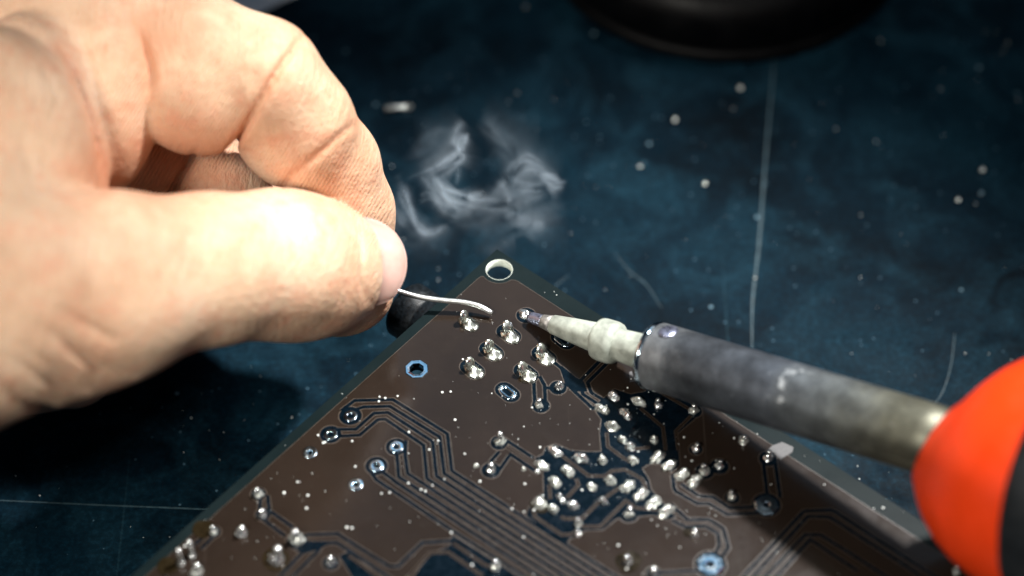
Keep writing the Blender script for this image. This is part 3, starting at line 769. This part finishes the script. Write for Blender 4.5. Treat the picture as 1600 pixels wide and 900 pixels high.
def surface(fn, lo, hi, step):
    n = np.ceil((hi - lo) / step).astype(int) + 1
    n = ((n + 3) // 4) * 4 + 1
    ax_ = [lo[i] + step * np.arange(n[i]) for i in range(3)]
    nc = (n - 1) // 4 + 1
    g = np.stack(np.meshgrid(*[a[::4] for a in ax_], indexing='ij'), -1).reshape(-1, 3)
    fc = np.concatenate([fn(c) for c in np.array_split(g, max(1, len(g) // 200000))]).reshape(nc)
    # active coarse cells
    F = np.repeat(np.repeat(np.repeat(fc, 4, 0), 4, 1), 4, 2)[2:2 + n[0], 2:2 + n[1], 2:2 + n[2]].astype(np.float32)
    F = F[:n[0], :n[1], :n[2]]
    idx = np.argwhere(np.abs(F) < 5.2 * step + 1.2)
    pts_ = lo + idx * step
    vals = np.concatenate([fn(c) for c in np.array_split(pts_, max(1, len(pts_) // 200000))])
    F[idx[:, 0], idx[:, 1], idx[:, 2]] = vals
    s = F < 0
    c = np.zeros(tuple(x - 1 for x in F.shape), np.uint8)
    for i in (0, 1):
        for j_ in (0, 1):
            for k in (0, 1):
                c += s[i:i + c.shape[0], j_:j_ + c.shape[1], k:k + c.shape[2]]
    act = np.argwhere((c > 0) & (c < 8))
    vid = np.full(c.shape, -1, np.int64); vid[act[:, 0], act[:, 1], act[:, 2]] = np.arange(len(act))
    acc = np.zeros((len(act), 3)); cnt = np.zeros(len(act))
    cor = [(i, j_, k) for i in (0, 1) for j_ in (0, 1) for k in (0, 1)]
    for a in cor:
        for b in cor:
            if sum(abs(x - y) for x, y in zip(a, b)) == 1 and a < b:
                fa = F[act[:, 0] + a[0], act[:, 1] + a[1], act[:, 2] + a[2]]; fb = F[act[:, 0] + b[0], act[:, 1] + b[1], act[:, 2] + b[2]]
                m = (fa < 0) != (fb < 0); t = np.where(m, fa / np.where(m, fa - fb, 1), 0)
                pos = np.array(a) + t[:, None] * (np.array(b) - np.array(a))
                acc[m] += pos[m]; cnt[m] += 1
    verts = lo + (act + acc / cnt[:, None]) * step
    faces = []
    for axn in range(3):
        o1, o2 = (axn + 1) % 3, (axn + 2) % 3
        sl0 = [slice(None)] * 3; sl1 = [slice(None)] * 3
        sl0[axn] = slice(0, -1); sl1[axn] = slice(1, None)
        e = np.argwhere(s[tuple(sl0)] != s[tuple(sl1)])
        ok = (e[:, o1] > 0) & (e[:, o2] > 0) & (e[:, o1] < F.shape[o1] - 1) & (e[:, o2] < F.shape[o2] - 1)
        e = e[ok]
        def cell(d1, d2):
            q = e.copy(); q[:, o1] -= d1; q[:, o2] -= d2
            return vid[q[:, 0], q[:, 1], q[:, 2]]
        quad = np.stack([cell(1, 1), cell(0, 1), cell(0, 0), cell(1, 0)], 1)
        flip = ~s[tuple(e.T)]
        quad[flip] = quad[flip][:, ::-1]
        faces.append(quad)
    return verts, np.concatenate(faces)

t_ = np.linspace(-9, 9, 721)
w_ = hand_sdf(cN[0] + t_[:, None] * nn, False)
cN[0] = cN[0] + nn * (t_[np.nonzero(w_ < 0)[0].max()] - .05)
hv, hf = surface(hand_sdf, X0, X1, STEP)
# per-vertex skin data
d_ = -hv[:, 2]; hu = 800 + FPX * hv[:, 0] / d_; hw = 450 - FPX * hv[:, 1] / d_; hd = d_ - DIST
red = np.zeros(len(hv)); ridge = np.zeros(len(hv))
for i, (poly, dc, wpx, dep) in enumerate(CREASES[:6]):
    red += .5 * np.exp(-(seg_dist_px(hu, hw, poly) / (wpx * 2.6)) ** 2) * np.exp(-((hd - dc) / 13) ** 2)
for u, v_, r, a in ((225, 75, 45, .55), (500, 250, 60, .35), (330, 200, 70, .25), (190, 250, 60, .35), (140, 270, 40, .45), (560, 330, 60, .3), (585, 500, 60, .35), (440, 150, 40, .25), (245, 255, 60, .6), (330, 270, 60, .5), (190, 130, 50, .35), (60, 60, 60, .25), (130, 560, 90, .3)):
    red += a * np.exp(-((hu - u) ** 2 + (hw - v_) ** 2) / r ** 2)
for u, v_, r, a in ((330, 170, 95, 1), (440, 200, 75, .9), (500, 290, 80, .5), (560, 350, 60, .4), (200, 170, 70, .8), (230, 260, 60, .8)):
    ridge = np.maximum(ridge, a * np.exp(-(((hu - u) ** 2 + (hw - v_) ** 2) / r ** 2) ** 2))
# ridges run across each finger segment: coordinate along the finger, one unit per ridge pair
co = (hu * math.cos(math.radians(31)) + hw * math.sin(math.radians(31))) * .314 / 5.6
hand_org = CAM + at_depth(-300, 400, -30) * 0
R3 = np.stack([RGT, UPV, -FWD], 1)
wv_ = hv @ R3.T + CAM
me = bpy.data.meshes.new('hand')
org = at_depth(0, 500, -30)
vv = (wv_ - org) * MM
me.vertices.add(len(vv)); me.vertices.foreach_set('co', vv.astype(np.float32).ravel())
me.loops.add(hf.size); me.loops.foreach_set('vertex_index', hf.astype(np.int32).ravel())
me.polygons.add(len(hf)); me.polygons.foreach_set('loop_start', np.arange(0, hf.size, 4, dtype=np.int32)); me.polygons.foreach_set('loop_total', np.full(len(hf), 4, np.int32))
me.update(); me.validate()
for nm, arr in (('red', np.clip(red, 0, 1)), ('ridge', ridge)):
    at = me.attributes.new(nm, 'FLOAT', 'POINT'); at.data.foreach_set('value', arr.astype(np.float32))
at = me.attributes.new('ridge_co', 'FLOAT_VECTOR', 'POINT')
at.data.foreach_set('vector', np.stack([co, hv[:, 1] * .12, hv[:, 2] * .12], 1).astype(np.float32).ravel())
me.materials.append(M['skin'])
me.polygons.foreach_set('use_smooth', [True] * len(me.polygons))
hand = bpy.data.objects.new('hand', me); COL.objects.link(hand); hand.location = V(org)
tag(hand, 'bare hand reaching in and pinching solder wire between thumb and index finger', 'hand')
sm = hand.modifiers.new('smooth', 'SMOOTH'); sm.factor = .5; sm.iterations = 3


# thumbnail: a curved plate over the end of the thumb
def mnail():
    t = NT('nail'); t.set(rough=.3, spec=.5, sss=.3, sssr=(1, .5, .4), ssss=.001)
    n = t.noise(300, 4, .5)
    t.link(t.ramp(n.outputs[0], [(.3, (.50, .305, .255)), (.7, (.59, .385, .335))]).outputs[0], t.b.inputs['Base Color'])
    wv = t.noise(1, 2, .5, vec=t.scaled(2500, 120, 120)); t.link(t.bump(wv.outputs[0], .1, .0001), t.b.inputs['Normal'])
    return t.m
NU, NV = 26, 26; v, f = [], []
for lay_ in (0, 1):
    for i in range(NU + 1):
        for k in range(NV + 1):
            a, b = 2 * i / NU - 1, 2 * k / NV - 1
            x, y = a * math.sqrt(1 - b * b * .42), b * math.sqrt(1 - a * a * .42)   # rounded square
            sx, sy = x * 5.6, y * 6.7
            edge = max(abs(a), abs(b)) ** 8
            h = -sy * sy / 13.5 - sx * sx / 34.0 - .35 * edge - (.6 if lay_ else 0)
            p = cN[0] + tt * sx + ww * sy + nn * h
            v.append(R3 @ p + CAM)
N1 = (NU + 1) * (NV + 1)
for i in range(NU):
    for k in range(NV):
        q = [i * (NV + 1) + k, (i + 1) * (NV + 1) + k, (i + 1) * (NV + 1) + k + 1, i * (NV + 1) + k + 1]
        f.append(tuple(q)); f.append(tuple(x + N1 for x in q[::-1]))
ring = [i * (NV + 1) for i in range(NU)] + [NU * (NV + 1) + k for k in range(NV)] + [i * (NV + 1) + NV for i in range(NU, 0, -1)] + list(range(NV, 0, -1))
for a, b in zip(ring, ring[1:] + ring[:1]): f.append((a, b, b + N1, a + N1))
nail = mesh_obj('fingernail', v, f, mnail(), hand, origin=org)
# a few short hairs on the back of the index finger
hairm = m_plain('hair', (.012, .010, .009), .5, bump=0)
for (u0, v0_), (u1, v1_) in (((352, 16), (340, 2)), ((366, 22), (358, 6)), ((375, 25), (392, 8)), ((381, 27), (385, 12)), ((318, 6), (306, -8)), ((335, 11), (330, -4)), ((345, 13), (334, 4)), ((372, 25), (376, 10))):
    a = at_depth(u0, v0_ + 4, -23); b = at_depth(u1, v1_, -24); mid = (a + b) / 2 + np.array([random.uniform(-.3, .3), .1, .3])
    vv_, ff_ = tube(spline([a, mid, b], 5), list(np.linspace(.045, .012, 10))[:len(spline([a, mid, b], 5))], 6)
    mesh_obj('hair', vv_, ff_, hairm, hand, origin=org)

# ------------------------------------------------------------------ things on the table
c = on_plane(1126, -98, 0)
base = empty('stand_base', c)
tag(base, 'round glossy black base standing at the back of the table', 'stand base')
def at_base(name, prof, mat, seg=96):
    v, f = lathe(prof, seg); v = v + c
    return mesh_obj(name, v, f, mat, base, origin=c)
at_base('foot_ring', [(33.0, 0), (34.6, .8), (34.9, 2.4), (34.2, 3.2)], M['black'])
at_base('body', [(33.8, 3.1), (34.4, 4), (34.2, 10), (33.0, 12.8), (30.5, 14.2), (28.0, 14.6)], M['black'])
at_base('top_plate', [(28.2, 14.4), (27.6, 15.0), (24, 15.2), (8, 15.6), (7, 15.8)], M['can'])
at_base('post', [(7.2, 15.4), (6.5, 16.4), (5.5, 40), (5.0, 42)], M['black'])

a_, b_ = on_plane(466, -6, 0), on_plane(352, 50, 0)
e1 = (b_ - a_) / np.linalg.norm(b_ - a_); e2 = np.array([-e1[1], e1[0], 0])
if e2[1] < 0: e2 = -e2
o_ = a_ - e1 * 70
W_, L_ = 148.0, 105.0
nx, ny = 16, 16; v, f = [], []
for lay_ in (0, 1):
    for i in range(nx + 1):
        for k in range(ny + 1):
            x, y = i / nx, k / ny
            p = o_ + e1 * x * L_ * 1.4 + e2 * y * W_
            v.append((p[0], p[1], .35 + .9 * (mnoise.noise(Vector((x * 2, y * 2, 3))) + .6) * (.3 + y) - (.1 if lay_ else 0)))
N1 = (nx + 1) * (ny + 1)
for i in range(nx):
    for k in range(ny):
        q = [i * (ny + 1) + k, (i + 1) * (ny + 1) + k, (i + 1) * (ny + 1) + k + 1, i * (ny + 1) + k + 1]
        f.append(tuple(q)); f.append(tuple(x + N1 for x in q[::-1]))
tag(mesh_obj('paper_sheet', v, f, M['paper'], origin=o_), 'white sheet of paper lying behind the index finger', 'paper')

# clipped lead
p0, p1 = on_plane(600, 170, .55), on_plane(644, 167.5, .55)
v, f = tube([p0, p0 + (p1 - p0) * .08, p0 + (p1 - p0) * .5, p1], [.38, .55, .55, .55], 16)
tag(mesh_obj('lead_clipping', v, f, M['solder_dull'], origin=p0), 'short bright clipping of component lead lying on the table beside the index finger', 'lead clipping')
crumbs = [((1157, 137), .62, 'bright solder crumb on the table just below the round black base'), ((1055, 187), .55, 'crumb left of the long scratch, between round black base and smoke'),
          ((1101, 287), .5, 'bright solder crumb left of the long scratch at its middle height'), ((1535, 265), .6, 'upper of the two bright crumbs far above the orange handle'),
          ((1497, 312), .5, 'lower of the two bright crumbs far above the orange handle'), ((1180, 434), .3, 'tiny crumb sitting on the long scratch above the steel barrel'),
          ((1000, 260), .35, 'small dim crumb on the table just beyond the smoke, nearer it than the scratch'), ((592, 278), .45, 'dim crumb on the table touching the outline of the index finger')]
for (u, v_), r, lab in crumbs:
    p = on_plane(u, v_, r * .6); q, f = ICO2; q = lump(q, u, .4, 1.5) * r * .8 * np.array([1, 1, .8]) + p
    tag(mesh_obj('solder_crumb', q, f, M['solder_dull'], origin=p), lab, 'solder crumb', 'loose solder crumbs on the table')

# dust: on the table and on the board
def specks(name, spots, kind_label, parent=None):
    v0, f0 = ICO1; V_, F_ = [], []
    for p, r in spots:
        b = len(V_); V_ += list(v0 * r * np.array([1, 1, .7]) + p); F_ += [tuple(x + b for x in ff) for ff in f0]
    o = mesh_obj(name, V_, F_, M['dust']); tag(o, kind_label, 'dust', kind='stuff'); return o
sp_t = []
for _ in range(330):
    u, v_ = random.uniform(-50, 1650), random.uniform(-50, 900)
    r = min(.04 * random.paretovariate(2.0), .15); p = on_plane(u, v_, r * .5)
    sp_t.append((p, r))
specks('table_dust', sp_t, 'pale dust specks scattered over the dark table')
sp_b = []
for _ in range(420):
    u, v_ = random.uniform(220, 1480), random.uniform(400, 910)
    if random.random() < .35: u, v_ = random.gauss(960, 110), random.gauss(710, 75)
    p = bp(u, v_); a = (p - corner) @ dR; b = (p - corner) @ dL
    if a < .5 or b < .5 or np.linalg.norm(p - hole_c) < 2.3: continue
    r = min(.035 * random.paretovariate(1.7), .19)
    sp_b.append((np.array([*p, HB + .06 + r * .4]), r))
for u, v_ in ((542, 825), (550, 826), (638, 756), (596, 772), (658, 766), (639, 676), (602, 623), (593, 621), (592, 628), (711, 657), (691, 614), (497, 681), (508, 692), (505, 693), (444, 771), (465, 754), (479, 795), (481, 775), (705, 833), (966, 853), (704, 613), (726, 710), (750, 753), (800, 796), (820, 757)):
    sp_b.append((np.array([*bp(u, v_), HB + .15]), random.uniform(.16, .24)))
specks('board_dust', sp_b, 'pale flux dust and tiny solder balls on the circuit board')

# ------------------------------------------------------------------ smoke
WIS = [ # view polyline, depth, width mm, strength
 ([(742, 193), (729, 206), (715, 226), (716, 243), (690, 262), (660, 277), (604, 294)], 6, .75, 1.1), ([(736, 200), (726, 222), (713, 240)], 7, .5, .6),
 ([(679, 268), (684, 288), (694, 305), (715, 316), (752, 322), (802, 325)], 6, 1.0, 1.0), ([(662, 282), (676, 300), (700, 318), (740, 324)], 8, 1.3, .5),
 ([(622, 284), (630, 305), (638, 325), (652, 350), (672, 362), (696, 352), (708, 330)], 5, .9, .8), ([(610, 300), (622, 330), (640, 348)], 8, 1.4, .25),
 ([(650, 312), (668, 310), (690, 320)], 4, .35, .5), ([(729, 317), (745, 311), (762, 299)], 5, .5, .7), ([(716, 246), (714, 270), (713, 296)], 6, .3, .35),
 ([(800, 300), (797, 280), (806, 262), (822, 254), (842, 260), (864, 272), (888, 281)], 10, 1.1, .45), ([(838, 273), (860, 278), (886, 282)], 10, .9, .9), ([(800, 292), (826, 297), (856, 291)], 11, 1.2, .35),
 ([(764, 328), (800, 332), (830, 337), (822, 355), (812, 372)], 10, 2.0, .22), ([(780, 300), (796, 312), (806, 326)], 10, 2.2, .25), ([(640, 250), (680, 240), (720, 215)], 12, 3.0, .07), ([(700, 345), (760, 350), (830, 330), (880, 310)], 12, 3.0, .09), ([(600, 330), (620, 350), (660, 370)], 10, 2.4, .10), ([(745, 190), (775, 205), (800, 235), (806, 255)], 12, 2.2, .07)]
pv, pw, pa_ = [], [], []
rs = np.random.default_rng(21)
for poly, dd, wd, am in WIS:
    ns = 7 if am > .3 else 5
    for st in range(ns):
        ph = rs.uniform(0, 6.28, 6); off = (st / (ns - 1) - .5) * 2
        cp = []
        for i, (u, v_) in enumerate(poly):
            t = i / max(1, len(poly) - 1)
            spread_ = wd * 10 * (.35 + .9 * abs(math.sin(2.2 * t + ph[5] * .3)))
            cp.append(at_depth(u + spread_ * (off * .8 + .5 * math.sin(3.1 * t + ph[0])) * .7, v_ + spread_ * (off * .8 + .5 * math.sin(2.7 * t + ph[1])), dd + 2.5 * math.sin(2.0 * t + ph[2]) + off * 1.5))
        q = spline(cp, 22); n = len(q)
        a0, a1 = sorted(rs.uniform(0, .25, 1).tolist() + rs.uniform(.75, 1, 1).tolist())
        for i, p in enumerate(q):
            t = (i + .5) / n; e = max(0, math.sin(math.pi * min(1, max(0, (t - a0) / (a1 - a0))))) ** .8
            pv.append(p); pw.append(wd * (.34 if st % 3 else .7)); pa_.append(am * e * (.5 if st % 3 else .3))
pv = np.array(pv); so_ = pv.mean(0)
me = bpy.data.meshes.new('smoke'); me.from_pydata([tuple((p - so_) * MM) for p in pv], [], [])
for nm, arr in (('wid', np.array(pw) * MM), ('amp', np.array(pa_))):
    at = me.attributes.new(nm, 'FLOAT', 'POINT'); at.data.foreach_set('value', arr.astype(np.float32))
smo = bpy.data.objects.new('smoke', me); COL.objects.link(smo); smo.location = V(so_)
tag(smo, 'thin curling wisps of pale solder smoke above the table', 'smoke', kind='stuff')
ms = bpy.data.materials.new('smoke'); ms.use_nodes = True; nt = ms.node_tree
nt.nodes.remove(nt.nodes['Principled BSDF'])
pvn = nt.nodes.new('ShaderNodeVolumePrincipled'); pvn.inputs['Color'].default_value = (.72, .86, 1.0, 1); pvn.inputs['Density'].default_value = 2000.0
pvn.inputs['Anisotropy'].default_value = 0.1
nt.links.new(pvn.outputs[0], nt.nodes['Material Output'].inputs['Volume'])
g = bpy.data.node_groups.new('smoke_wisps', 'GeometryNodeTree'); g.is_modifier = True
g.interface.new_socket('Geometry', in_out='INPUT', socket_type='NodeSocketGeometry'); g.interface.new_socket('Geometry', in_out='OUTPUT', socket_type='NodeSocketGeometry')
N = g.nodes; L = g.links
gi, go = N.new('NodeGroupInput'), N.new('NodeGroupOutput')
def gm(op, a, b=None):
    m = N.new('ShaderNodeMath'); m.operation = op
    for sck, val in zip(m.inputs, (a, b)):
        if val is None: continue
        if hasattr(val, 'is_linked'): L.new(val, sck)
        else: sck.default_value = val
    return m.outputs[0]
pos = N.new('GeometryNodeInputPosition')
nz = N.new('ShaderNodeTexNoise'); nz.inputs['Scale'].default_value = 95; nz.inputs['Detail'].default_value = 3; L.new(pos.outputs[0], nz.inputs['Vector'])
sub = N.new('ShaderNodeVectorMath'); sub.operation = 'SUBTRACT'; L.new(nz.outputs['Color'], sub.inputs[0]); sub.inputs[1].default_value = (.5, .5, .5)
scl = N.new('ShaderNodeVectorMath'); scl.operation = 'SCALE'; L.new(sub.outputs[0], scl.inputs[0]); scl.inputs['Scale'].default_value = .0034
wp_ = N.new('ShaderNodeVectorMath'); wp_.operation = 'ADD'; L.new(pos.outputs[0], wp_.inputs[0]); L.new(scl.outputs[0], wp_.inputs[1])
pr = N.new('GeometryNodeProximity'); pr.target_element = 'POINTS'; L.new(gi.outputs[0], pr.inputs[0])
for sck in pr.inputs:
    if sck.name in ('Sample Position', 'Source Position'): L.new(wp_.outputs[0], sck)
sn = N.new('GeometryNodeSampleNearest'); sn.domain = 'POINT'; L.new(gi.outputs[0], sn.inputs[0]); L.new(wp_.outputs[0], sn.inputs[1])
def samp(attr):
    na = N.new('GeometryNodeInputNamedAttribute'); na.data_type = 'FLOAT'; na.inputs[0].default_value = attr
    si = N.new('GeometryNodeSampleIndex'); si.data_type = 'FLOAT'; si.domain = 'POINT'
    L.new(gi.outputs[0], si.inputs[0])
    L.new(na.outputs[0], [s_ for s_ in si.inputs if s_.name == 'Value'][0]); L.new(sn.outputs[0], [s_ for s_ in si.inputs if s_.name == 'Index'][0])
    return si.outputs[0]
dn = gm('DIVIDE', pr.outputs['Distance'], samp('wid'))
dens = gm('MULTIPLY', gm('ADD', gm('MULTIPLY', gm('EXPONENT', gm('MULTIPLY', gm('POWER', dn, 1.3), -1.8)), 1.0), gm('MULTIPLY', gm('EXPONENT', gm('MULTIPLY', dn, -.55)), .16)), samp('amp'))
nz2 = N.new('ShaderNodeTexNoise'); nz2.inputs['Scale'].default_value = 380; nz2.inputs['Detail'].default_value = 3; L.new(wp_.outputs[0], nz2.inputs['Vector'])
dens = gm('MULTIPLY', dens, gm('MAXIMUM', gm('MULTIPLY', gm('SUBTRACT', nz2.outputs[0], .2), 2.2), .15))
vc = N.new('GeometryNodeVolumeCube'); L.new(dens, vc.inputs['Density'])
lo_ = (pv.min(0) - so_ - 6) * MM; hi2 = (pv.max(0) - so_ + 6) * MM
vc.inputs['Min'].default_value = tuple(lo_); vc.inputs['Max'].default_value = tuple(hi2)
res = ((hi2 - lo_) / (.28 * MM)).astype(int)
for nm, r in zip(('Resolution X', 'Resolution Y', 'Resolution Z'), res): vc.inputs[nm].default_value = int(r)
smn = N.new('GeometryNodeSetMaterial'); smn.inputs['Material'].default_value = ms
L.new(vc.outputs[0], smn.inputs[0]); L.new(smn.outputs[0], go.inputs[0])
md = smo.modifiers.new('wisps', 'NODES'); md.node_group = g
me.materials.append(ms)
